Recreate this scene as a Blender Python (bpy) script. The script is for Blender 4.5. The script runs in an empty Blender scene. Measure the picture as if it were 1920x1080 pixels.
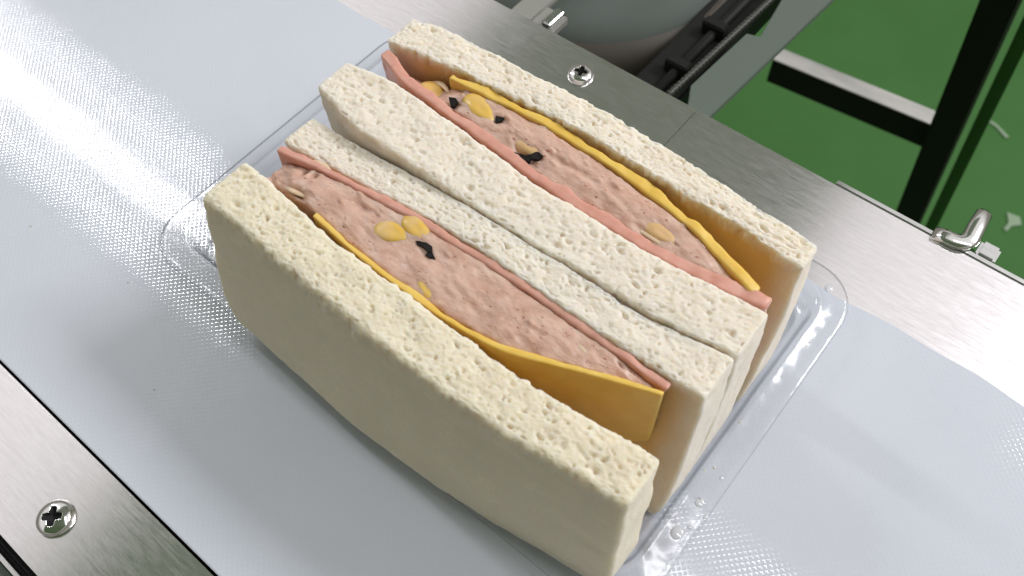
import bpy, bmesh, math, random
import numpy as np
from mathutils import Vector, Matrix

# ------------------------------------------------------------------ camera
# all modelling numbers below are centimetres; S turns them into metres
S = 0.01
SC = bpy.context.scene
COL = SC.collection
Xc = (0.77419116, 0.5306254, -0.34505758)      # world X axis in camera coords (right, down, forward)
Yc = (0.6321726, -0.67527528, 0.37994882)
Zc = (-0.03139836, -0.51228897, -0.85823899)
cam_d = bpy.data.cameras.new('camera')
cam = bpy.data.objects.new('camera', cam_d); COL.objects.link(cam)
right = Vector((Xc[0], Yc[0], Zc[0])); down = Vector((Xc[1], Yc[1], Zc[1])); fwd = Vector((Xc[2], Yc[2], Zc[2]))
rm = Matrix((right, -down, -fwd)).transposed().to_4x4()
cam.matrix_world = Matrix.Translation((0, 0, 21*S)) @ rm
cam_d.sensor_width = 36; cam_d.lens = 36*1586.7/1920
cam_d.clip_start = 0.01; cam_d.clip_end = 50
cam_d.dof.use_dof = True
cam_d.dof.focus_distance = 0.225
cam_d.dof.aperture_fstop = 22
SC.camera = cam

# ------------------------------------------------------------------ world and lamps
w = bpy.data.worlds.new('World'); SC.world = w; w.use_nodes = True
bg = w.node_tree.nodes['Background']
# indoor surroundings: pale ceiling above, darker walls towards the horizon
wt = w.node_tree; wtc = wt.nodes.new('ShaderNodeTexCoord'); wsx = wt.nodes.new('ShaderNodeSeparateXYZ'); wr = wt.nodes.new('ShaderNodeValToRGB')
wt.links.new(wtc.outputs['Generated'], wsx.inputs[0]); wt.links.new(wsx.outputs[2], wr.inputs[0]); wt.links.new(wr.outputs[0], bg.inputs[0])
wr.color_ramp.elements[0].position = .30; wr.color_ramp.elements[0].color = (.27, .255, .22, 1)
wr.color_ramp.elements[1].position = .56; wr.color_ramp.elements[1].color = (1.0, .975, .96, 1)
bg.inputs[1].default_value = 0.86
def tube_lamp(name, loc, length, width, power, target, color=(.98, .975, 1)):
    d = bpy.data.lights.new(name, 'AREA'); d.shape = 'RECTANGLE'
    d.size = length*S; d.size_y = width*S; d.energy = power; d.color = color
    o = bpy.data.objects.new(name, d); COL.objects.link(o)
    o.location = Vector(loc)*S
    z = (Vector(loc)-Vector(target)).normalized()
    x = Vector((1, 0, 0)); x = (x - z*x.dot(z)).normalized(); y = z.cross(x)
    o.rotation_euler = Matrix((x, y, z)).transposed().to_euler()
    return o
tube_lamp('ceiling_tube_lamp', (-215, 41, 150), 170, 8, 17, (-215, 8, 0))
tube_lamp('ceiling_tube_lamp', (95, 43, 150), 200, 8, 7.0, (95, 8, 0))
tube_lamp('ceiling_tube_lamp', (105, 150, 150), 100, 36, 36.0, (0, 8, 0))
SC.view_settings.view_transform = 'Standard'; SC.view_settings.look = 'None'
SC.view_settings.exposure = 0.0; SC.view_settings.gamma = 1
SC.render.engine = 'CYCLES'
SC.cycles.max_bounces = 10; SC.cycles.transparent_max_bounces = 16

# ------------------------------------------------------------------ noise (numpy)
def hsh(ix, iy, iz, seed):
    h = (ix.astype(np.int64)*374761393 + iy.astype(np.int64)*668265263 + iz.astype(np.int64)*2147483647 + seed*974634777) & 0xFFFFFFFF
    h = ((h ^ (h >> 13))*1274126177) & 0xFFFFFFFF
    h = ((h ^ (h >> 16))*2246822519) & 0xFFFFFFFF
    return ((h ^ (h >> 15)) & 0xFFFFFF)/float(0xFFFFFF)
def vnoise(P, sc, seed=0):
    Q = P/np.asarray(sc); i = np.floor(Q); f = Q-i; f = f*f*(3-2*f)
    r = 0
    for a in (0, 1):
        for b in (0, 1):
            for c in (0, 1):
                wgt = (f[:, 0] if a else 1-f[:, 0])*(f[:, 1] if b else 1-f[:, 1])*(f[:, 2] if c else 1-f[:, 2])
                r = r + wgt*hsh(i[:, 0]+a, i[:, 1]+b, i[:, 2]+c, seed)
    return r*2-1
def fbm(P, sc, seed=0, n=3):
    r = 0; a = 1; sc = np.asarray(sc, float)*np.ones(3)
    for k in range(n):
        r = r + a*vnoise(P, sc, seed+k*17); a *= .5; sc = sc*.5
    return r
def pits(P, sc, seed, rmin, rmax, prob):
    """0..1 depth of scattered round cavities; sc stretches them"""
    Q = P/np.asarray(sc); i = np.floor(Q); out = np.zeros(len(P))
    for a in (-1, 0, 1):
        for b in (-1, 0, 1):
            for c in (-1, 0, 1):
                j = i+np.array([a, b, c])
                ctr = j+np.stack([hsh(j[:, 0], j[:, 1], j[:, 2], seed+s) for s in (1, 2, 3)], 1)
                rr = rmin+(rmax-rmin)*hsh(j[:, 0], j[:, 1], j[:, 2], seed+4)**2
                on = hsh(j[:, 0], j[:, 1], j[:, 2], seed+5) < prob
                d = np.linalg.norm(Q-ctr, axis=1)
                t = np.clip((rr-d)/(rr*.7), 0, 1)*on
                out = np.maximum(out, t*t*(3-2*t)*np.clip(rr/rmax+.25, 0, 1))
    return out

# ------------------------------------------------------------------ materials
def mat(name, col, rough=.6, metal=0, sss=0, sss_r=(1, .6, .35), spec=.5, coat=0):
    m = bpy.data.materials.new(name); m.use_nodes = True
    b = m.node_tree.nodes['Principled BSDF']
    b.inputs['Base Color'].default_value = (*col, 1); b.inputs['Roughness'].default_value = rough
    b.inputs['Metallic'].default_value = metal; b.inputs['Specular IOR Level'].default_value = spec
    if sss:
        b.inputs['Subsurface Weight'].default_value = sss
        b.inputs['Subsurface Radius'].default_value = sss_r
        b.inputs['Subsurface Scale'].default_value = .004
    b.inputs['Coat Weight'].default_value = coat
    return m
class N:
    def __init__(s, m): s.m = m; s.t = m.node_tree; s.b = s.t.nodes['Principled BSDF']
    def n(s, typ, **kw):
        x = s.t.nodes.new(typ)
        for k, v in kw.items():
            if k.startswith('_'): setattr(x, k[1:], v)
            else: x.inputs[k.replace('__', ' ')].default_value = v
        return x
    def l(s, a, b): s.t.links.new(a, b)
    def coords(s, scale=(1, 1, 1), rot=(0, 0, 0)):
        tc = s.n('ShaderNodeTexCoord'); mp = s.n('ShaderNodeMapping')
        mp.inputs['Scale'].default_value = scale; mp.inputs['Rotation'].default_value = rot
        s.l(tc.outputs['Object'], mp.inputs['Vector']); return mp.outputs['Vector']
    def noise(s, vec, scale, detail=4, rough=.55):
        x = s.n('ShaderNodeTexNoise'); x.inputs['Scale'].default_value = scale
        x.inputs['Detail'].default_value = detail; x.inputs['Roughness'].default_value = rough
        s.l(vec, x.inputs['Vector']); return x.outputs['Fac']
    def ramp(s, fac, stops):
        r = s.n('ShaderNodeValToRGB'); e = r.color_ramp.elements
        while len(e) < len(stops): e.new(.5)
        for q, (p, c) in zip(e, stops): q.position = p; q.color = (*c, 1) if len(c) == 3 else c
        s.l(fac, r.inputs['Fac']); return r.outputs['Color']
    def mix(s, fac, a, b, mode='MIX'):
        x = s.n('ShaderNodeMix', _data_type='RGBA', _blend_type=mode)
        if isinstance(fac, (int, float)): x.inputs[0].default_value = fac
        else: s.l(fac, x.inputs[0])
        for v, i in ((a, 6), (b, 7)):
            if isinstance(v, tuple): x.inputs[i].default_value = (*v, 1)
            else: s.l(v, x.inputs[i])
        return x.outputs[2]
    def bump(s, h, strength, dist, prev=None):
        x = s.n('ShaderNodeBump'); x.inputs['Strength'].default_value = strength; x.inputs['Distance'].default_value = dist
        s.l(h, x.inputs['Height'])
        if prev is not None: s.l(prev, x.inputs['Normal'])
        return x.outputs['Normal']
    def math(s, op, a, b=None):
        x = s.n('ShaderNodeMath', _operation=op)
        for i, v in ((0, a), (1, b)):
            if v is None: continue
            if isinstance(v, (int, float)): x.inputs[i].default_value = v
            else: s.l(v, x.inputs[i])
        return x.outputs[0]
    def base(s, c): s.l(c, s.b.inputs['Base Color'])
    def normal(s, c): s.l(c, s.b.inputs['Normal'])
    def rough(s, c): s.l(c, s.b.inputs['Roughness'])

def bread_material(name, tint):
    m = mat(name, (.8, .74, .6), .85, sss=.7, sss_r=(1, .8, .55), spec=.2); q = N(m)
    v = q.coords()
    c1 = q.ramp(q.noise(v, 130, 5), [(.3, tuple(x*.90 for x in tint)), (.7, tint)])
    c2 = q.mix(q.ramp(q.noise(v, 900, 3), [(.38, (0, 0, 0)), (.62, (1, 1, 1))]), tuple(x*y for x, y in zip(tint, (.94, .92, .87))), c1)
    atn = q.n('ShaderNodeAttribute'); atn.attribute_name = 'warm_bounce'
    c3 = q.mix(q.math('MULTIPLY', atn.outputs['Fac'], .85), c2, (.74, .47, .16)); q.base(c3)  # mixes in the painted orange bounce light
    q.normal(q.bump(q.noise(v, 1600, 4, .7), .6, .0003, q.bump(q.noise(v, 420, 4, .6), .35, .0006)))
    return m
M = {}
M['bread'] = bread_material('bread_crumb', (.85, .775, .62))
M['bread_white'] = bread_material('bread_crumb_pale', (.86, .785, .685))
M['bread_bright'] = bread_material('bread_crumb_bright', (.88, .80, .69))

m = mat('ham', (.74, .28, .20), .36, sss=.3, sss_r=(1, .4, .3)); q = N(m); v = q.coords((1, 1, 2))
q.base(q.ramp(q.noise(v, 220, 4), [(.3, (.61, .29, .22)), (.7, (.70, .375, .295))]))
q.normal(q.bump(q.noise(v, 500, 3), .25, .0003)); M['ham'] = m
m = mat('cheese', (.8, .48, .07), .38, sss=.25, sss_r=(1, .6, .1)); q = N(m); v = q.coords()
q.base(q.ramp(q.noise(v, 160, 3), [(.3, (.78, .49, .09)), (.7, (.84, .57, .14))]))
q.normal(q.bump(q.noise(v, 320, 3), .12, .0004)); M['cheese'] = m
m = mat('filling', (.6, .34, .25), .36, sss=.5, sss_r=(1, .6, .45), coat=.1); q = N(m)
v = q.coords((1, 1.8, 1.4), (0, 0, .15)); v2 = q.coords((1, 2.6, 1), (0, 0, -.5))
c = q.ramp(q.noise(v, 170, 5, .6), [(.28, (.49, .285, .21)), (.5, (.62, .40, .315)), (.72, (.72, .515, .42))])
c = q.mix(q.ramp(q.noise(v2, 340, 3), [(.60, (0, 0, 0)), (.70, (1, 1, 1))]), c, (.70, .47, .35))
c = q.mix(q.ramp(q.noise(v2, 520, 2), [(.66, (0, 0, 0)), (.72, (1, 1, 1))]), c, (.34, .115, .07))
q.base(c); q.normal(q.bump(q.noise(v2, 620, 4, .6), .45, .0005)); M['filling'] = m
m = mat('corn', (.82, .50, .05), .4, sss=.3, sss_r=(1, .7, .1), coat=.2); q = N(m)
q.base(q.ramp(q.noise(q.coords(), 190, 2), [(.35, (.74, .46, .075)), (.6, (.72, .47, .17)), (.75, (.70, .50, .28))])); M['corn'] = m
M['corn_pale'] = mat('corn_pale', (.66, .42, .20), .35, sss=.2, sss_r=(1, .7, .2))
M['onion'] = mat('onion', (.76, .55, .36), .3, sss=.35, sss_r=(1, .8, .5))
M['dark'] = mat('dark_patch', (.010, .009, .008), .5, spec=.15)

# woven plastic belt: fine crossing threads as relief only
m = mat('belt', (.62, .64, .70), .1, spec=.5); q = N(m); v = q.coords()
sx = q.n('ShaderNodeSeparateXYZ'); q.l(q.coords((1, 1, 1), (0, 0, math.radians(43))), sx.inputs[0])
K = 2*math.pi/.00128
wx = q.math('SINE', q.math('MULTIPLY', sx.outputs[0], K)); wy = q.math('SINE', q.math('MULTIPLY', sx.outputs[1], K))
h = q.math('MINIMUM', q.math('MAXIMUM', wx, wy), .62)
q.normal(q.bump(q.noise(v, 60, 2), .03, .002, q.bump(h, .5, .000024)))
q.base(q.ramp(q.noise(v, 14, 4, .6), [(.3, (.565, .595, .665)), (.7, (.61, .635, .70))]))
q.rough(q.ramp(q.noise(v, 45, 4), [(.3, (.05,)*3), (.7, (.08,)*3)])); M['belt'] = m

def steel(name, col, r0, r1, bumpv=.25):
    m = mat(name, col, .3, metal=1); q = N(m)
    v = q.coords((1, 9, 1)); v3 = q.coords((1, 1, 1))
    q.base(q.mix(q.ramp(q.noise(v, 150, 6, .75), [(.38, (0, 0, 0)), (.62, (1, 1, 1))]), tuple(x*.91 for x in col), col))
    q.rough(q.ramp(q.noise(v, 160, 5, .65), [(.3, (r0,)*3), (.7, (r1,)*3)]))
    sc = q.ramp(q.noise(q.coords((1, 30, 1), (0, 0, .08)), 70, 2), [(.70, (0, 0, 0)), (.75, (1, 1, 1))])
    q.normal(q.bump(sc, .12, .0001, q.bump(q.noise(v, 260, 5, .7), bumpv, .00004)))
    return m
M['steel'] = steel('brushed_steel', (.93, .90, .92), .15, .24)
M['steel_edge'] = steel('steel_edge', (.72, .72, .72), .12, .2, .1)
M['chrome'] = mat('screw_steel', (.78, .78, .77), .12, metal=1)
M['black'] = mat('black_paint', (.007, .007, .006), .6, spec=.25)
M['rubber'] = mat('rod_steel_dark', (.06, .06, .055), .35, metal=.3)
M['slot'] = mat('slot', (.01, .01, .01), .8)
M['drum'] = mat('drum_grey', (.095, .11, .098), .75, spec=.2)
M['gasket'] = mat('gasket', (.045, .036, .026), .6)
M['plate'] = mat('plate_grey', (.095, .12, .095), .6)
M['plate2'] = mat('dull_zinc', (.30, .30, .27), .5, metal=.3)
M['blocker'] = mat('blocker_grey', (.84, .82, .82), .6)
# added far overhead panel, made translucent to lighten its reflection in the rails
m = M['blocker']; tt = m.node_tree; hb = tt.nodes['Principled BSDF']; ho = tt.nodes['Material Output']
tl = tt.nodes.new('ShaderNodeBsdfTranslucent'); tl.inputs[0].default_value = (.50, .49, .47, 1)
hm = tt.nodes.new('ShaderNodeMixShader'); hm.inputs[0].default_value = .5
tt.links.new(hb.outputs[0], hm.inputs[1]); tt.links.new(tl.outputs[0], hm.inputs[2]); tt.links.new(hm.outputs[0], ho.inputs[0])
m = mat('green_floor_paint', (.03, .11, .024), .6, spec=.2); q = N(m); v = q.coords()
q.base(q.ramp(q.noise(v, 2.5, 5, .6), [(.3, (.034, .110, .023)), (.7, (.048, .138, .035))]))
q.normal(q.bump(q.noise(v, 14, 4), .08, .01)); M['floor'] = m
m = mat('bar_top', (.42, .41, .38), .4, metal=.2); q = N(m)
q.base(q.ramp(q.noise(q.coords((1, 4, 1)), 14, 5), [(.3, (.34, .34, .32)), (.7, (.60, .58, .54))])); M['bartop'] = m
M['plastic_gloss'] = mat('plastic_bead', (.58, .60, .65), .06, coat=1)
M['blocker_solid'] = mat('blocker_opaque', (.74, .70, .63), .6)
M['scrap'] = mat('scrap', (.22, .30, .20), .8)

# thin clear plastic: what is behind shows, with a fresnel reflection on top
m = bpy.data.materials.new('clear_plastic'); m.use_nodes = True; t = m.node_tree
t.nodes.remove(t.nodes['Principled BSDF']); out = t.nodes['Material Output']
tr = t.nodes.new('ShaderNodeBsdfTransparent'); tint = t.nodes.new('ShaderNodeValToRGB'); tint.color_ramp.elements[0].position = .45; tint.color_ramp.elements[0].color = (.975, .978, .982, 1); tint.color_ramp.elements[1].position = .97; tint.color_ramp.elements[1].color = (.52, .54, .56, 1); t.links.new(tint.outputs[0], tr.inputs[0])
gl = t.nodes.new('ShaderNodeBsdfGlossy'); gl.inputs['Roughness'].default_value = .13
lw = t.nodes.new('ShaderNodeLayerWeight'); lw.inputs[0].default_value = .5; pw = t.nodes.new('ShaderNodeMath'); pw.operation = 'POWER'; pw.inputs[1].default_value = 4.0; t.links.new(lw.outputs['Facing'], pw.inputs[0])
mx = t.nodes.new('ShaderNodeMixShader'); ml = t.nodes.new('ShaderNodeMath'); ml.operation = 'MULTIPLY_ADD'; ml.inputs[1].default_value = .28; ml.inputs[2].default_value = .04
nz = t.nodes.new('ShaderNodeTexNoise'); nz.inputs['Scale'].default_value = 90; bm_ = t.nodes.new('ShaderNodeBump')
bm_.inputs['Strength'].default_value = .5; bm_.inputs['Distance'].default_value = .001
tcn = t.nodes.new('ShaderNodeTexCoord'); t.links.new(tcn.outputs['Object'], nz.inputs['Vector'])
t.links.new(nz.outputs['Fac'], bm_.inputs['Height']); t.links.new(bm_.outputs['Normal'], gl.inputs['Normal'])
t.links.new(pw.outputs[0], ml.inputs[0]); t.links.new(ml.outputs[0], mx.inputs[0]); t.links.new(lw.outputs['Facing'], tint.inputs[0])
t.links.new(tr.outputs[0], mx.inputs[1]); t.links.new(gl.outputs[0], mx.inputs[2]); t.links.new(mx.outputs[0], out.inputs[0])
M['plastic'] = m

# ------------------------------------------------------------------ builders
def thing(name, label, cat, loc=(0, 0, 0), group=None):
    o = bpy.data.objects.new(name, None); COL.objects.link(o); o.location = Vector(loc)*S
    o.empty_display_size = .01; o['label'] = label; o['category'] = cat
    if group: o['group'] = group
    return o
def link(name, me, material, parent=None):
    me.materials.append(M[material]) if isinstance(material, str) else [me.materials.append(M[x]) for x in material]
    o = bpy.data.objects.new(name, me); COL.objects.link(o)
    if parent:
        o.parent = parent; p = parent; off = Vector()
        while p: off += p.location; p = p.parent
        me.transform(Matrix.Translation(-off))       # vertices were written in world cm
    return o
def mesh_from(V, F, smooth=True):
    me = bpy.data.meshes.new('m'); me.from_pydata((np.asarray(V)*S).tolist(), [], F)
    bm = bmesh.new(); bm.from_mesh(me); bmesh.ops.recalc_face_normals(bm, faces=bm.faces); bm.to_mesh(me); bm.free()
    if smooth: me.polygons.foreach_set('use_smooth', [True]*len(me.polygons))
    me.update(); return me
def from_bm(bm, smooth=False):
    me = bpy.data.meshes.new('m'); bmesh.ops.recalc_face_normals(bm, faces=bm.faces); bm.to_mesh(me); bm.free()
    me.transform(Matrix.Scale(S, 4))
    if smooth: me.polygons.foreach_set('use_smooth', [True]*len(me.polygons))
    return me
def lattice(a, b, c):
    """surface grid of a box; returns params (n,3) and quads"""
    na, nb, nc = len(a), len(b), len(c); idx = {}; P = []; F = []
    def vid(i, j, k):
        key = (i*nb+j)*nc+k
        r = idx.get(key)
        if r is None: r = idx[key] = len(P); P.append((a[i], b[j], c[k]))
        return r
    for i in range(na-1):
        for j in range(nb-1):
            for k in (0, nc-1): F.append((vid(i, j, k), vid(i+1, j, k), vid(i+1, j+1, k), vid(i, j+1, k)))
    for i in range(na-1):
        for k in range(nc-1):
            for j in (0, nb-1): F.append((vid(i, j, k), vid(i+1, j, k), vid(i+1, j, k+1), vid(i, j, k+1)))
    for j in range(nb-1):
        for k in range(nc-1):
            for i in (0, na-1): F.append((vid(i, j, k), vid(i, j+1, k), vid(i, j+1, k+1), vid(i, j, k+1)))
    return np.array(P, float), F
def foot(x, k): return k*smooth01(-8, -2.5, x)
def curve(pts):
    xs = [p[0] for p in pts]; ys = [p[1] for p in pts]
    def f(x):
        r = 0
        for d, wgt in ((-.35, .2), (-.15, .2), (0, .2), (.15, .2), (.35, .2)): r = r+wgt*np.interp(x+d, xs, ys)
        return r
    return f
def slab(x0, x1, ylo, yhi, zlo, zhi, T, step, r, disp=None, fine_z=.6, zend=.3):
    """rounded body between two curves ylo(x,z), yhi(x,z) and heights zlo, zhi(x,t)"""
    L = x1-x0; Hh = 5.0-zlo
    xs = np.linspace(0, L, max(2, int(L/step))); ys = np.linspace(0, T, max(3, int(T/step)+1))
    zs = [Hh]; d = step
    while zs[-1] > 0:
        if Hh-zs[-1] > fine_z: d = min(d*1.25, zend)
        zs.append(zs[-1]-d)
    zs = np.array(zs[::-1]); zs[0] = 0
    P, F = lattice(xs, ys, zs)
    hd = np.array([L, T, Hh])/2; Q = P-hd
    inner = np.clip(Q, -hd+r, hd-r); dd = Q-inner; ln = np.linalg.norm(dd, axis=1, keepdims=True)
    nrm = dd/np.maximum(ln, 1e-9); Q = inner+nrm*r
    x = x0+Q[:, 0]+hd[0]; t = (Q[:, 1]+hd[1])/T; s = (Q[:, 2]+hd[2])/Hh
    z = zlo+s*(zhi(x, t)-zlo)
    y = ylo(x, z)*(1-t)+yhi(x, z)*t
    V = np.stack([x, y, z], 1)
    if disp is not None: V = disp(V, nrm, t, s)
    return V, F

def smooth01(a, b, x):
    t = np.clip((x-a)/(b-a), 0, 1); return t*t*(3-2*t)

# ------------------------------------------------------------------ floor, far below
bm = bmesh.new()
bmesh.ops.create_grid(bm, x_segments=4, y_segments=4, size=400, matrix=Matrix.Translation((0, 100, -80)))
o = link('floor', from_bm(bm), 'floor'); o['kind'] = 'structure'

# ------------------------------------------------------------------ conveyor belt
def rail_edge(x): return 14.82+.05*math.sin(x*.23+1)+.05*math.sin(x*.9)+.03*math.sin(x*2.3+.5)
V = []; F = []; xs = np.linspace(-70, 45, 460)
for x in xs:
    ye = rail_edge(x)
    for (y, z) in ((-1.42, -.16), (-1.42, -.02), (-1.38, 0), (ye-.03, 0), (ye, -.03), (ye, -.10)): V.append((x, y, z))
for i in range(len(xs)-1):
    for j in range(6):
        a = i*6+j; b = i*6+(j+1) % 6; F.append((a, b, b+6, a+6))
F += [tuple(range(6)), tuple(len(V)-6+k for k in range(6))]
belt = link('conveyor_belt', mesh_from(V, F, False), 'belt')
belt['label'] = 'pale bluish white woven conveyor belt under the plastic tray'; belt['category'] = 'conveyor belt'

# ------------------------------------------------------------------ conveyor frame: rails, screws, catch
frame = thing('conveyor_machine', 'brushed stainless steel conveyor frame with screwed side rails along the belt', 'machine frame', (0, 8, -3))
def boxbm(bm, x0, x1, y0, y1, z0, z1, bev=0):
    r = bmesh.ops.create_cube(bm, size=1, matrix=Matrix.Translation(((x0+x1)/2, (y0+y1)/2, (z0+z1)/2)) @ Matrix.Diagonal((x1-x0, y1-y0, z1-z0, 1)))
    if bev:
        es = {e for v in r['verts'] for e in v.link_edges}
        bmesh.ops.bevel(bm, geom=list(es), offset=bev, segments=2, affect='EDGES')
def boxpart(name, args, material, parent, bev=.03):
    bm = bmesh.new(); boxbm(bm, *args, bev); return link(name, from_bm(bm), material, parent)
far1 = boxpart('side_rail', (-70, -8.02, 14.2, 18.42, -.5, -.12), 'steel', frame, 0)
far2 = boxpart('side_rail', (-8.008, 45, 14.2, 18.415, -.5, -.128), 'steel', frame, 0)
near = boxpart('side_rail', (-70, 45, -4.24, -1.5, -.5, -.02), 'steel', frame, .04)
boxpart('rail_lip', (-3.0, 45, 18.43, 18.62, -.55, -.09), 'steel_edge', frame, .03)
boxpart('rail_skirt', (-70, 45, 18.2, 18.40, -3.2, -.52), 'steel', frame, .03)
boxpart('under_tray', (-70, 45, -4.0, 18.1, -3.0, -.6), 'black', frame, .02)
boxpart('side_panel', (-70, 45, -12, -4.72, -1.6, -.5), 'drum', frame, .03)
boxpart('panel_trim', (-70, 45, -4.66, -4.56, -1.2, -.25), 'steel_edge', frame, .02)
boxpart('panel_gap', (-70, 45, -4.55, -4.26, -2.0, -.9), 'slot', frame, .02)

def screw(x, y, z, parent, rot, R=.42, H=.24):
    ns = 40; prof = [(R*1.03, 0), (R*1.03, H*.14), (R*1.0, H*.28)]
    V = []; F = []
    for (r, h) in prof:
        for k in range(ns):
            a = 2*math.pi*k/ns; V.append([x+r*math.cos(a), y+r*math.sin(a), z+h])
    n = len(prof)
    for i in range(n-1):
        for k in range(ns): F.append((i*ns+k, i*ns+(k+1) % ns, (i+1)*ns+(k+1) % ns, (i+1)*ns+k))
    # fine grid top so that the cross recess is real depth
    me = mesh_from(V, F); hd = link('screw', me, 'chrome', parent)
    # dense polar cap, pressed in where the cross lies
    V = []; F = []; nr = 26; r1 = prof[-1][0]
    V = []; rr = R; DP = []
    for i in range(nr+1):
        r = rr*i/nr
        for k in range(96):
            a = 2*math.pi*k/96; X = r*math.cos(a); Y = r*math.sin(a)
            zz = H*.28+H*.72*math.sqrt(max(0, 1-(r/R)**2.5))
            u = X*math.cos(rot)+Y*math.sin(rot); v = -X*math.sin(rot)+Y*math.cos(rot)
            arm = R*.54; wd = R*.17*(1.25-.5*r/arm) if r < arm else 0
            d = min(abs(u), abs(v))
            dep = 1-min(1, max(0, (d-wd)/(R*.035))) if r < arm else 0
            dep *= min(1, max(0, (arm-r)/(R*.06)))
            core = 1-min(1, max(0, (r-R*.17)/(R*.06)))
            zz -= .22*max(dep*(1-.55*r/arm), core)
            V.append((x+X, y+Y, z+zz)); DP.append(max(dep, core))
    for i in range(nr):
        for k in range(96):
            a = i*96+k; b = i*96+(k+1) % 96
            F.append((a, b, b+96, a+96))
    me = mesh_from(V, F)
    for p_ in me.polygons: p_.material_index = 1 if sum(DP[k] for k in p_.vertices)/4 > .12 else 0
    cap = link('screw_recess', me, ['chrome', 'slot'], hd)
    return hd
screw(-11.98, 17.33, -.12, far1, .35, .43, .24)
screw(-13.22, -3.1, -.02, near, .75, .47, .26)

# bent catch lever and square knob on the far rail's outer edge
def tube(path, rad, n=14, flat=1.0):
    V = []; F = []; P = [Vector(p) for p in path]; m_ = len(P)
    for i, p in enumerate(P):
        d = (P[min(i+1, m_-1)]-P[max(i-1, 0)]).normalized()
        u = d.cross(Vector((0, 0, 1))); u = u.normalized() if u.length > 1e-4 else Vector((1, 0, 0)); v = d.cross(u)
        r = rad(i/(m_-1)) if callable(rad) else rad
        for k in range(n):
            a = 2*math.pi*k/n; V.append(p+u*(r*math.cos(a))+v*(r*flat*math.sin(a)))
    for i in range(m_-1):
        for k in range(n): F.append((i*n+k, i*n+(k+1) % n, (i+1)*n+(k+1) % n, (i+1)*n+k))
    F.append(tuple(range(n))); F.append(tuple((m_-1)*n+k for k in range(n)))
    return V, F
def bez(pts, n=24):
    out = []
    for i in range(n+1):
        t = i/n; Q = [Vector(p) for p in pts]
        while len(Q) > 1: Q = [Q[k].lerp(Q[k+1], t) for k in range(len(Q)-1)]
        out.append(Q[0])
    return out
pth = [Vector((.15, 18.55, -.1))]+bez([(.5, 18.6, -.05), (1.05, 18.55, 0), (1.08, 18.95, 0)], 10)+[Vector((1.05, 19.4, 0)), Vector((1.02, 20.0, .02)), Vector((1.02, 20.1, .0))]
V, F = tube(pth, lambda t: .27 if t < .9 else .27-(t-.9)*1.0, 20, .55)
link('catch_lever', mesh_from(V, F), 'chrome', frame)
bm = bmesh.new(); boxbm(bm, 1.42, 2.02, 18.95, 19.6, -1.0, -.45, .09)
link('square_knob', from_bm(bm), 'steel_edge', frame)
V, F = tube([(1.3, 18.4, -.7), (1.7, 19.25, -.8)], .07, 8); link('pivot_pin', mesh_from(V, F), 'chrome', frame)
V, F = tube([(1.1, 18.35, -.5), (1.35, 19.2, -.7)], .05, 8); link('pivot_pin', mesh_from(V, F), 'chrome', frame)

# ------------------------------------------------------------------ drive unit beyond the far rail
drive = thing('drive_unit', 'dark grey machine drive unit with round drum and black housing behind the far rail', 'machine part', (-14, 23, -8))
boxpart('bracket', (-16.6, -15.6, 18.7, 26, -1.2, -.95), 'plate2', drive, .05)
boxpart('bracket', (-15.5, -14.5, 18.9, 20.0, -1.15, -.8), 'plate2', drive, .06)
boxpart('bracket', (-15.0, -14.62, 19.0, 19.95, -.8, -.55), 'steel_edge', drive, .05)
def extrude_poly(pts, z0, z1, name, material, parent, bev=.03):
    bm = bmesh.new(); vs = [bm.verts.new((x, y, z1)) for x, y in pts]; f = bm.faces.new(vs)
    r = bmesh.ops.extrude_face_region(bm, geom=[f]); bmesh.ops.translate(bm, verts=[v for v in r['geom'] if isinstance(v, bmesh.types.BMVert)], vec=(0, 0, z0-z1))
    bmesh.ops.recalc_face_normals(bm, faces=bm.faces)
    if bev: bmesh.ops.bevel(bm, geom=list(bm.edges), offset=bev, segments=2, affect='EDGES')
    return link(name, from_bm(bm), material, parent)
# big drum: axis nearly vertical, its rim curving past the black housing
def drum(cx, cy, R, z0, z1, name, material, parent, n=96):
    V = []; F = []
    prof = [(0, z1), (R*.80, z1), (R*.93, z1-.25), (R*.99, z1-.9), (R, z1-1.6), (R, z0), (0, z0)]
    for r, z in prof:
        for k in range(n):
            a = 2*math.pi*k/n; V.append((cx+r*math.cos(a), cy+r*math.sin(a), z))
    for i in range(len(prof)-1):
        for k in range(n): F.append((i*n+k, i*n+(k+1) % n, (i+1)*n+(k+1) % n, (i+1)*n+k))
    return link(name, mesh_from(V, F), material, parent)
drum(-18.6, 27.6, 6.6, -6, -3.4, 'drum', 'drum', drive)
drum(-18.6, 27.6, 7.15, -6, -3.9, 'gasket_ring', 'gasket', drive)
boxpart('housing', (-40, -11.6, 19.5, 70, -8, -6.2), 'black', drive, .1)
# threaded rod lying along Y
V = []; F = []; n = 16
ys_ = np.arange(21.0, 28.2, .055)
for i, y in enumerate(ys_):
    for k in range(n):
        a = 2*math.pi*k/n; ph = (y/.22*2*math.pi+a); r = .12+.03*math.sin(ph)
        V.append((-10.42+(y-21)*.055+r*math.cos(a), y, -3.1+r*math.sin(a)))
for i in range(len(ys_)-1):
    for k in range(n): F.append((i*n+k, i*n+(k+1) % n, (i+1)*n+(k+1) % n, (i+1)*n+k))
F += [tuple(range(n)), tuple((len(ys_)-1)*n+k for k in range(n))]
link('threaded_rod', mesh_from(V, F), 'rubber', drive)
boxpart('rod_block', (-12.3, -10.2, 19.2, 34, -5, -3.7), 'black', drive, .1)
V, F = tube(bez([(-11.9, 36, -4.4), (-12.2, 30, -4.0), (-11.4, 25, -3.9), (-12.4, 19.4, -4.6)], 24), .42, 14)
link('hose', mesh_from(V, F), 'gasket', drive)
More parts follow.
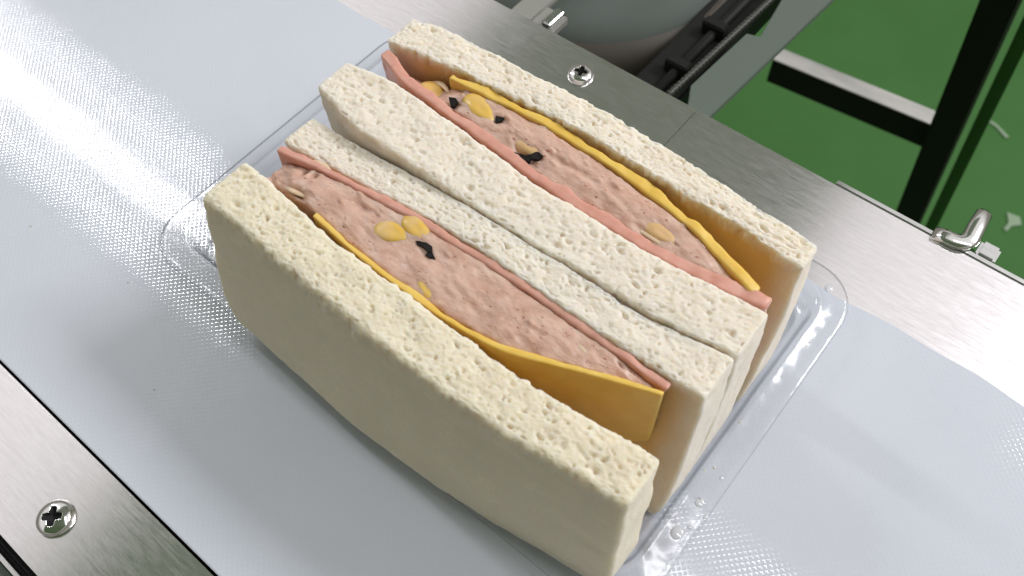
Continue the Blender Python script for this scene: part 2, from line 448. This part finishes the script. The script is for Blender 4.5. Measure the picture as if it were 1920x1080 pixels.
V, F = tube([(-11.1, 19.5, -3.55), (-10.95, 36, -3.55)], .22, 12); link('guide_rod', mesh_from(V, F), 'black', drive)
for ky in (22.5, 25.2, 28.4):
    boxpart('clamp', (-11.6, -10.6, ky, ky+.5, -3.75, -3.1), 'black', drive, .06)
extrude_poly([(-9.54, 18.7), (-9.54, 20.97), (-9.98, 21.83), (-9.77, 25.55), (-9.26, 25.71), (-9.66, 28.05), (-9.7, 36), (-7.8, 36), (-8.03, 29.28), (-8.54, 21.06), (-8.6, 18.7)], -3.25, -3.0, 'bracket_plate', 'plate', drive)

# ------------------------------------------------------------------ black stand behind
stand = thing('metal_stand', 'black square metal stand with a worn steel crossbar over the green floor', 'stand', (-4, 52, -80))
def beam(p, q, a, b, name, material, parent, upv=(0, 0, 1), bev=.15):
    p = Vector(p); q = Vector(q); d = (q-p); L = d.length; d.normalize()
    s_ = d.cross(Vector(upv)).normalized(); u = s_.cross(d)
    bm = bmesh.new(); bmesh.ops.create_cube(bm, size=1, matrix=Matrix.Translation((p+q)/2) @ Matrix((d*L, s_*a, u*b)).transposed().to_4x4())
    bmesh.ops.bevel(bm, geom=list(bm.edges), offset=bev, segments=2, affect='EDGES')
    return link(name, from_bm(bm), material, parent)
pu = Vector((-4.0, 50.0, -15)); pl = Vector((-2.0, 54.1, -40)); dd = (pu-pl)
beam(pl-dd*1.55, pu+dd*.8, 2.0, 2.0, 'post', 'black', stand, (0, 1, 0))
beam((-17.55, 53.75, -30.05), (-3.6, 55.05, -30.05), 1.55, .1, 'crossbar_cap', 'bartop', stand, bev=.03)
beam((-17.55, 53.75, -31.35), (-3.4, 55.05, -31.35), 1.6, 2.4, 'crossbar', 'black', stand, bev=.08)
fo = Vector((2.1, .9, -2.0))
beam(pl-dd*1.55+fo, pu+dd*.8+fo, .9, .3, 'post_flange', 'floor', stand, (0, 1, 0), .05)

def scrap(x, y, pts, label):
    o = extrude_poly([(x+a, y+b) for a, b in pts], -79.9, -79.75, 'paint_scrap', 'scrap', None, .02)
    o['label'] = label; o['category'] = 'scrap'
    return o
scrap(.04, 112.3, [(-2.2, 1.1), (-.6, .9), (1.9, -.4), (1.6, -.9), (-.4, .3), (-2.0, .7)], 'thin curved pale scrap on green floor right of the black post')
scrap(8.5, 97, [(-1.2, 1.3), (.6, 1.6), (1.3, .4), (.3, -.6), (.1, -1.9), (-.4, -1.8), (-.3, -.3)], 'comma shaped pale scrap on green floor above the square knob')

# ------------------------------------------------------------------ unseen panels overhead, added to darken the rail reflections and the near side
blocker = thing('overhead_blocker', 'unseen overhead panels added to darken the rails and the near side', 'light blocker', (-30, 30, 60))
extrude_poly([(-53.4, 14), (-64, 62), (-66, 110), (-10, 110), (-10, 14)], 60, 60.5, 'blocker_panel', 'blocker', blocker, .1)
extrude_poly([(-46, -120), (-46, -30), (-49, -5), (-53.3, 13.9), (90, 12), (90, -120)], 60, 60.5, 'blocker_near', 'blocker_solid', blocker, .1)  # opaque part added to shade the near side of the bread

# ------------------------------------------------------------------ clear plastic tray
def rrect(x0, x1, y0, y1, r, n=10):
    out = []
    for (cx, cy, a0) in ((x1-r, y1-r, 0), (x0+r, y1-r, 90), (x0+r, y0+r, 180), (x1-r, y0+r, 270)):
        for k in range(n+1):
            a = math.radians(a0+90*k/n); out.append((cx+r*math.cos(a), cy+r*math.sin(a)))
    return out
TX0, TX1, TY0, TY1 = -17.88, -.46, 3.52, 15.05
rings = []
def ring(inset, z, r): rings.append([(x, y, z) for x, y in rrect(TX0+inset, TX1-inset, TY0+inset, TY1-inset, r)])
ring(0, .50, 1.35); ring(.01, .57, 1.35); ring(.04, .60, 1.33); ring(.12, .60, 1.3)
ring(.55, .60, 1.1); ring(.62, .66, 1.05); ring(.72, .66, 1.0); ring(.78, .60, .98); ring(.84, .40, .95); ring(.95, .16, .9); ring(1.1, .08, .8); ring(1.5, .07, .7)
V = [p for rg in rings for p in rg]; nn = len(rings[0]); F = []
for i in range(len(rings)-1):
    for k in range(nn): F.append((i*nn+k, i*nn+(k+1) % nn, (i+1)*nn+(k+1) % nn, (i+1)*nn+k))
F.append(tuple((len(rings)-1)*nn+k for k in range(nn)))
tray = link('plastic_tray', mesh_from(V, F), 'plastic')
sm = tray.modifiers.new('thickness', 'SOLIDIFY'); sm.thickness = .022*S; sm.offset = 0
tray['label'] = 'shallow clear plastic tray with a rounded rim holding the two sandwiches'; tray['category'] = 'tray'

for dx, dy, rr_ in ((-.80, 7.15, .11), (-.82, 6.2, .15), (-.5, 6.95, .06), (-.66, 6.5, .05), (-.72, 8.0, .05), (-1.3, 14.45, .10)):
    bm = bmesh.new(); bmesh.ops.create_uvsphere(bm, u_segments=20, v_segments=10, radius=rr_, matrix=Matrix.Translation((dx, dy, .60)) @ Matrix.Diagonal((1, 1.15, .22, 1)))
    link('rim_dimple', from_bm(bm, True), 'plastic_gloss', tray)
# ------------------------------------------------------------------ sandwiches
def bread_slice(parent, near, far, nb, fb, x0, x1, ztop, seed, material='bread', r=.16, pore=1.0, bot=.16, rag=.03, pw=2.0, bounce_side=None):
    fn = curve(near); ff = curve(far)
    zt = ztop if callable(ztop) else (lambda x, t: ztop+0*x)
    def ylo(x, z): return fn(x)+(nb(x) if callable(nb) else nb)*(1-np.clip(z/4.9, 0, 1))**pw
    def yhi(x, z): return ff(x)+(fb(x) if callable(fb) else fb)*(1-np.clip(z/4.9, 0, 1))**pw
    def disp(V, nrm, t, s):
        up = np.clip(nrm[:, 2], 0, 1)**2
        side = 1-up
        W = V+np.stack([.10*fbm(V, .30, seed+61, 2), .07*fbm(V, .22, seed+62, 2), .07*fbm(V, .25, seed+63, 2)], 1)
        big = pits(W, (.36, .15, .18), seed, .06, .5, .6*pore)
        mid = pits(W, (.16, .085, .10), seed+31, .1, .55, .8*pore)
        sml = pits(V, (.085, .07, .07), seed+77, .25, .6, .8)
        d = up*(-.105*big-.10*mid-.045*sml+.03*fbm(V, .6, seed+3, 2)-.045*np.abs(fbm(W, (.26, .12, .14), seed+5, 3)))
        d += side*(.04*fbm(V, (4.5, 1.2, .8), seed+9)+.010*fbm(V, (.22, .22, .16), seed+11, 3)-.012*pits(V, (.2, .2, .14), seed+13, .2, .5, .5))
        V = V+nrm*d[:, None]
        zc = np.clip((V[:, 2]-bot)/1.3, 0, 1); inset = 1.3*(1-np.sqrt(1-(1-zc)**2+1e-9))*.6
        V[:, 0] += inset*smooth01(x0+2.5, x0, V[:, 0])+(.35*(1-V[:, 2]/4.9)-.2*inset)*smooth01(x1-2.5, x1, V[:, 0])
        edge = smooth01(4.2, 4.9, V[:, 2])*(1-abs(nrm[:, 2]))
        V[:, 1] += edge*rag*1.5*fbm(V, (.20, .20, .5), seed+21, 4)
        V[:, 2] += up*.03*fbm(V, (1.1, .6, 1), seed+71, 2)
        return V
    V, F = slab(x0, x1, ylo, yhi, bot, zt, 1.2, .032, r, disp, .5, .22)
    me = mesh_from(V, F)
    # orange light bounced off cheese and filling, painted into the inner face
    at = me.attributes.new('warm_bounce', 'FLOAT', 'POINT'); val = np.zeros(len(V))
    if bounce_side:
        yy = yhi(V[:, 0], V[:, 2]) if bounce_side > 0 else ylo(V[:, 0], V[:, 2])
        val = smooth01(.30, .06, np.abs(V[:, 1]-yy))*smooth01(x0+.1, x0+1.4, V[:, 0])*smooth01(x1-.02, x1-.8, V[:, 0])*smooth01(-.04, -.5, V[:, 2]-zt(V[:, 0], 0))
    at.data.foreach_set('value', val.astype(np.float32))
    return link('bread_slice', me, material, parent)

def sheet(name, material, parent, pts, th, x0, x1, z0, ztop, seed, lean=0, wob=.03, step=.06, zw=.05, zfun=None, bumpy=.012, rr=None, cut=0, tv=.35):
    f = curve(pts); gx = np.arange(-16, 0, .1); gv = fbm(np.stack([gx, gx*0+seed, gx*0], 1), .9, seed+40, 4)
    def ylo(x, z): return f(x)-th/2+lean*(1-z/4.9)+wob*np.sin(x*1.7+z*1.3+seed)*smooth01(5, 3.5, z)
    def yhi(x, z): return ylo(x, z)+th*(1+tv*np.interp(x, gx, gv))
    def zt(x, t):
        P = np.stack([x, x*0+seed, x*0], 1)
        return (zfun(x) if zfun else ztop)+zw*fbm(P, .7, seed)
    def disp(V, nrm, t, s):
        V = V+nrm*(bumpy*fbm(V, .22, seed+3))[:, None]
        V[:, 0] -= cut*(1-V[:, 2]/4.9)*smooth01(x1-1.5, x1, V[:, 0])
        return V
    V, F = slab(x0, x1, ylo, yhi, z0, zt, th, min(step, th/4), rr or min(.07, th*.42), disp, .4, .2)
    return link(name, mesh_from(V, F), material, parent)

def filling(parent, near, far, nlean, flean, x0, x1, zfun, seed, dents=()):
    fn = curve(near); ff = curve(far)
    def ylo(x, z): return fn(x)+nlean*(1-z/4.9)
    def yhi(x, z): return ff(x)+flean*(1-z/4.9)
    def disp(V, nrm, t, s):
        up = np.clip(nrm[:, 2], 0, 1)
        W = V@np.array([[.97, .24, 0], [-.24, .97, 0], [0, 0, 1]])
        d = .05*fbm(W, (.8, .38, .4), seed, 2)+.024*fbm(W, (.28, .13, .2), seed+5, 3)
        d -= .07*pits(W, (.6, .18, .4), seed+9, .10, .34, .25)
        d += .05*pits(W, (.42, .2, .3), seed+19, .2, .5, .6)
        for (dx, dy, rx, ry, dep) in dents:
            q_ = ((V[:, 0]-dx)/rx)**2+((V[:, 1]-dy)/ry)**2
            d -= up*dep*np.exp(-q_)
        return V+nrm*d[:, None]
    V, F = slab(x0, x1, ylo, yhi, .3, lambda x, t: zfun(x, t), 1.7, .042, .12, disp, .5, .3)
    return link('filling', mesh_from(V, F), 'filling', parent)

def kernel(parent, x, y, z, a, b, c, rot, seed, material='corn'):
    bm = bmesh.new(); bmesh.ops.create_uvsphere(bm, u_segments=28, v_segments=18, radius=1)
    P = np.array([v.co[:] for v in bm.verts])
    taper = 1-.22*P[:, 0]; P[:, 1] *= taper; P[:, 2] *= 1-.12*P[:, 0]
    P[:, 2] -= .22*np.exp(-((P[:, 0]-.15)**2+(P[:, 1])**2)/.12)*(P[:, 2] > 0)
    P = P*(1+.05*fbm(P+seed, .8, seed, 2))[:, None]
    P = P*np.array([a, b, c]); cr, sr = math.cos(rot), math.sin(rot)
    for v, p in zip(bm.verts, P): v.co = (x+p[0]*cr-p[1]*sr, y+p[0]*sr+p[1]*cr, z+p[2])
    return link('corn_kernel', from_bm(bm, True), material, parent)

def flat_patch(parent, pts, z, th=.10):  # flat near-black shape set in a dent of the filling
    bm = bmesh.new(); vs = [bm.verts.new((x, y, z+.03*math.sin(9*x+7*y))) for x, y in pts]; f = bm.faces.new(vs)
    r = bmesh.ops.extrude_face_region(bm, geom=[f]); bmesh.ops.translate(bm, verts=[v for v in r['geom'] if isinstance(v, bmesh.types.BMVert)], vec=(0, 0, -th))
    bmesh.ops.recalc_face_normals(bm, faces=bm.faces); bmesh.ops.triangulate(bm, faces=bm.faces)
    return link('dark_patch', from_bm(bm), 'dark', parent)
def strip(parent, pts, rad, flat=.6, material='onion', name='onion_strip'):
    V, F = tube(bez(pts, 18), lambda t: rad*(.35+.65*math.sin(math.pi*min(max(t, .02), .98))), 12, flat)
    return link(name, mesh_from(V, F), material, parent)

# ---- front sandwich
sw1 = thing('sandwich', 'front sandwich with broad yellow cheese flap, nearest the camera', 'sandwich', (-7.5, 6, .1), 'sandwich halves standing in the tray')
bread_slice(sw1, [(-15, 4.5), (-13.96, 4.5), (-12.5, 4.46), (-10.8, 4.42), (-9, 4.34), (-6, 4.34), (-4.3, 4.43), (-2.9, 4.6), (-1.7, 4.75), (0, 4.8)],
            [(-15, 5.9), (-13.5, 5.89), (-12.7, 5.83), (-11.85, 5.71), (-11, 5.6), (-9.2, 5.57), (-6, 5.58), (-4.6, 5.62), (-3.4, 5.74), (-1.7, 5.95), (0, 6)],
            lambda x: -1.15+.5*smooth01(-10, 1, x), -.7, -14.0, -1.66, 4.93, 11, r=.13, bot=.40, pw=1.0, bounce_side=1, rag=.045)
s2n = [(-15, 7.1), (-13.8, 7.12), (-12.75, 7.26), (-11.0, 7.36), (-9.4, 7.46), (-7.8, 7.52), (-6.2, 7.50), (-3.3, 7.48), (-1.8, 7.5), (0, 7.5)]
s2f = [(-15, 8.1), (-14, 8.15), (-12.7, 8.2), (-11.2, 8.24), (-9.9, 8.26), (-8.2, 8.30), (-6.6, 8.34), (-5.2, 8.4), (-3.9, 8.42), (-2.7, 8.6), (-1.7, 8.75), (0, 8.8)]
bread_slice(sw1, s2n, s2f, lambda x: foot(x, -1.2)-.1, lambda x: foot(x, -1.5), -14.1, -1.70, lambda x, t: 4.46+.41*smooth01(-13.5, -7.5, x), 23, 'bread_white', r=.10, bounce_side=-1)
ham1 = [(-15, 6.6), (-13.7, 6.74), (-12.46, 6.98), (-10.84, 7.18), (-9.14, 7.32), (-7.6, 7.40), (-6.05, 7.42), (-4.6, 7.39), (-3.2, 7.38), (-2.4, 7.36), (0, 7.3)]
chz1 = [(-15, 5.9), (-12, 5.86), (-11.4, 5.86), (-10.26, 5.74), (-9.36, 5.7), (-7.7, 5.68), (-6.4, 5.77), (-5.6, 5.9), (-5.07, 6.12), (-4.0, 6.57), (-2.59, 7.1), (-1, 7.7)]
sheet('ham_slice', 'ham', sw1, ham1, .22, -13.75, -2.4, .5, 4.78, 5, 0, .01, bumpy=.018, zw=.03, cut=1.2)
sheet('cheese_slice', 'cheese', sw1, chz1, .14, -11.5, -2.45, .4, 4.80, 8, 0, .0, zw=.02, bumpy=.008, rr=.03)
near_f = [(x, y+.08) for x, y in chz1]; near_f[0] = (-15, 6.1); near_f[1] = (-13.3, 5.95)
f1 = filling(sw1, near_f, [(x, y-.08) for x, y in ham1], 0, 0, -13.55, -2.72, lambda x, t: 4.70+.08*np.sin(t*3.1)-.35*smooth01(-12.4, -13.6, x)-.18*smooth01(-4, -2.7, x), 41,
             [(-8.75, 6.76, .42, .2, .12), (-12.72, 6.66, .09, .16, .25), (-12.42, 6.68, .09, .12, .22), (-10.75, 6.75, .35, .1, .12), (-12.35, 6.05, .3, .12, .2)])
kernel(f1, -9.74, 6.64, 4.66, .50, .30, .17, .3, 3)
kernel(f1, -9.36, 7.07, 4.67, .52, .29, .17, -.2, 7)
kernel(f1, -8.10, 6.02, 4.62, .42, .2, .17, -.35, 9, 'corn')
Z1 = 4.77
flat_patch(f1, [(-9.1, 6.79), (-8.94, 6.92), (-8.67, 6.9), (-8.57, 6.79), (-8.62, 6.73), (-8.7, 6.76), (-8.82, 6.78), (-9.01, 6.74)], Z1)
flat_patch(f1, [(-8.66, 6.76), (-8.55, 6.78), (-8.39, 6.70), (-8.51, 6.63), (-8.66, 6.65)], Z1-.01)
strip(f1, [(-13.4, 6.5, 4.40), (-12.95, 6.2, 4.6), (-12.45, 6.3, 4.62), (-12.25, 6.5, 4.52)], .09)
strip(f1, [(-13.0, 6.9, 4.5), (-12.7, 7.15, 4.78), (-12.3, 7.1, 4.72), (-11.9, 6.9, 4.6)], .08)
strip(f1, [(-12.95, 6.1, 4.5), (-12.6, 6.0, 4.72), (-12.3, 6.05, 4.74), (-11.9, 6.25, 4.6)], .07)
strip(f1, [(-4.9, 7.0, 4.6), (-4.55, 7.0, 4.76), (-4.2, 6.93, 4.74), (-3.9, 6.8, 4.6)], .06)

# ---- back sandwich
sw2 = thing('sandwich', 'back sandwich beside the metal rail with four corn kernels in its filling', 'sandwich', (-7.5, 10.5, .1), 'sandwich halves standing in the tray')
s3n = [(x, y+.02) for x, y in s2f]
s3n[0] = (-15.2, 8.8); s3n[1] = (-14.2, 8.72); s3n[2] = (-12.7, 8.30); s3n[3] = (-11.2, 8.34); s3n[4] = (-9.9, 8.30)
s3f = [(-15, 9.75), (-14.3, 9.85), (-12.9, 10.1), (-11.0, 9.97), (-9.77, 9.88), (-7.9, 9.70), (-6.4, 9.78), (-4.86, 9.76), (-3.5, 9.9), (-1.7, 10.1), (0, 10.2)]
bread_slice(sw2, s3n, s3f, lambda x: foot(x, -1.5), lambda x: foot(x, -1.2), -14.35, -1.68, 4.95, 37, 'bread_white', r=.10, bounce_side=1)
s4n = [(-15, 11.0), (-13.7, 11.12), (-12.0, 11.40), (-10.3, 11.55), (-8.2, 11.68), (-6.5, 11.66), (-4.7, 11.60), (-3.2, 11.60), (-1.8, 11.5), (0, 11.4)]
s4f = [(-15, 11.9), (-14.1, 12.1), (-13.2, 12.38), (-11.9, 12.46), (-10.1, 12.49), (-8.5, 12.58), (-6.85, 12.6), (-5.2, 12.5), (-3.7, 12.4), (-1.7, 12.25), (0, 12.2)]
bread_slice(sw2, s4n, s4f, lambda x: foot(x, -1.6), lambda x: foot(x, -1.0), -14.1, -1.72, 4.95, 53, 'bread_bright', r=.10, pore=.8, rag=.055, bounce_side=-1)
ham2 = [(-15, 11.1), (-13.85, 10.75), (-12.75, 10.38), (-10.94, 10.27), (-9.04, 10.10), (-7.2, 9.94), (-5.6, 9.93), (-4.2, 9.98), (-2.9, 10.12), (-1.8, 10.32), (0, 10.5)]
sheet('ham_slice', 'ham', sw2, ham2, .30, -13.95, -1.85, .5, 4.80, 15, .25, .015, bumpy=.02, zw=.04)
chz2 = [(-15, 11.15), (-11.6, 11.25), (-10.2, 11.40), (-8.5, 11.50), (-6.82, 11.44), (-5.17, 11.27), (-4.03, 11.02), (-3.38, 10.78), (-2.46, 10.50), (-1, 10.1)]
sheet('cheese_slice', 'cheese', sw2, chz2, .22, -11.9, -2.2, .4, 4.80, 18, 0, .0, zw=.05, bumpy=.012, rr=.03)
far_f = [(x, y-.10) for x, y in chz2]; far_f[0] = (-15, 10.9); far_f[1] = (-12.4, 11.15)
f2 = filling(sw2, [(x, y+.12) for x, y in ham2], far_f, 0, 0, -13.2, -2.45, lambda x, t: 4.70+.09*np.sin(t*3.1)-.62*smooth01(-10.8, -12.8, x)-.12*smooth01(-3.6, -2.5, x), 61,
             [(-11.3, 10.61, .2, .2, .15), (-9.95, 10.83, .2, .16, .12), (-8.65, 10.4, .4, .2, .14), (-7.7, 10.75, .5, .1, .12)])
kernel(f2, -12.28, 10.80, 4.25, .44, .34, .2, .2, 13)
kernel(f2, -10.62, 10.86, 4.66, .60, .32, .18, -.25, 17)
kernel(f2, -8.85, 10.66, 4.64, .50, .26, .17, -.1, 19, 'corn_pale')
kernel(f2, -4.78, 10.48, 4.66, .50, .22, .16, .0, 29, 'corn_pale')
flat_patch(f2, [(-11.46, 10.63), (-11.31, 10.74), (-11.16, 10.67), (-11.15, 10.49), (-11.24, 10.46)], Z1)
flat_patch(f2, [(-10.1, 10.91), (-9.85, 10.96), (-9.89, 10.72), (-9.95, 10.7)], Z1)
flat_patch(f2, [(-9.01, 10.24), (-8.67, 10.33), (-8.57, 10.45), (-8.54, 10.65), (-8.32, 10.6), (-8.35, 10.45), (-8.49, 10.34), (-8.45, 10.22), (-8.58, 10.21)], Z1)
strip(f2, [(-12.7, 10.9, 4.12), (-12.5, 11.2, 4.3), (-12.1, 11.15, 4.42), (-11.8, 10.95, 4.45)], .09)
strip(f2, [(-11.5, 10.95, 4.55), (-11.0, 11.35, 4.72), (-10.4, 11.4, 4.72), (-9.9, 11.1, 4.6)], .08)
strip(f2, [(-9.6, 10.85, 4.6), (-9.0, 11.0, 4.76), (-8.3, 10.8, 4.75), (-8.1, 10.4, 4.6)], .08)
strip(f2, [(-5.5, 10.3, 4.6), (-5.1, 10.25, 4.76), (-4.6, 10.2, 4.75), (-4.3, 10.3, 4.6)], .06)

# ------------------------------------------------------------------ loose bread crumbs round the slices
rnd = random.Random(5); bm = bmesh.new()
spots = [(rnd.uniform(-1.15, -.8), rnd.uniform(6.5, 13), .62) for _ in range(10)]+[(rnd.uniform(-17.1, -14.6), rnd.uniform(4.6, 13), .12) for _ in range(16)] \
    + [(rnd.uniform(-22, 3), rnd.uniform(-1, 2.6), .015) for _ in range(9)]
for (x, y, z) in spots:
    r = rnd.uniform(.015, .045)
    g = bmesh.ops.create_icosphere(bm, subdivisions=1, radius=r, matrix=Matrix.Translation((x, y, z)))
    for v in g['verts']: v.co += Vector((rnd.uniform(-1, 1), rnd.uniform(-1, 1), rnd.uniform(-.6, .6)))*r*.4
o = link('bread_crumbs', from_bm(bm), 'bread'); o['kind'] = 'stuff'
o['label'] = 'tiny loose bread crumbs scattered on the belt and tray'; o['category'] = 'crumbs'
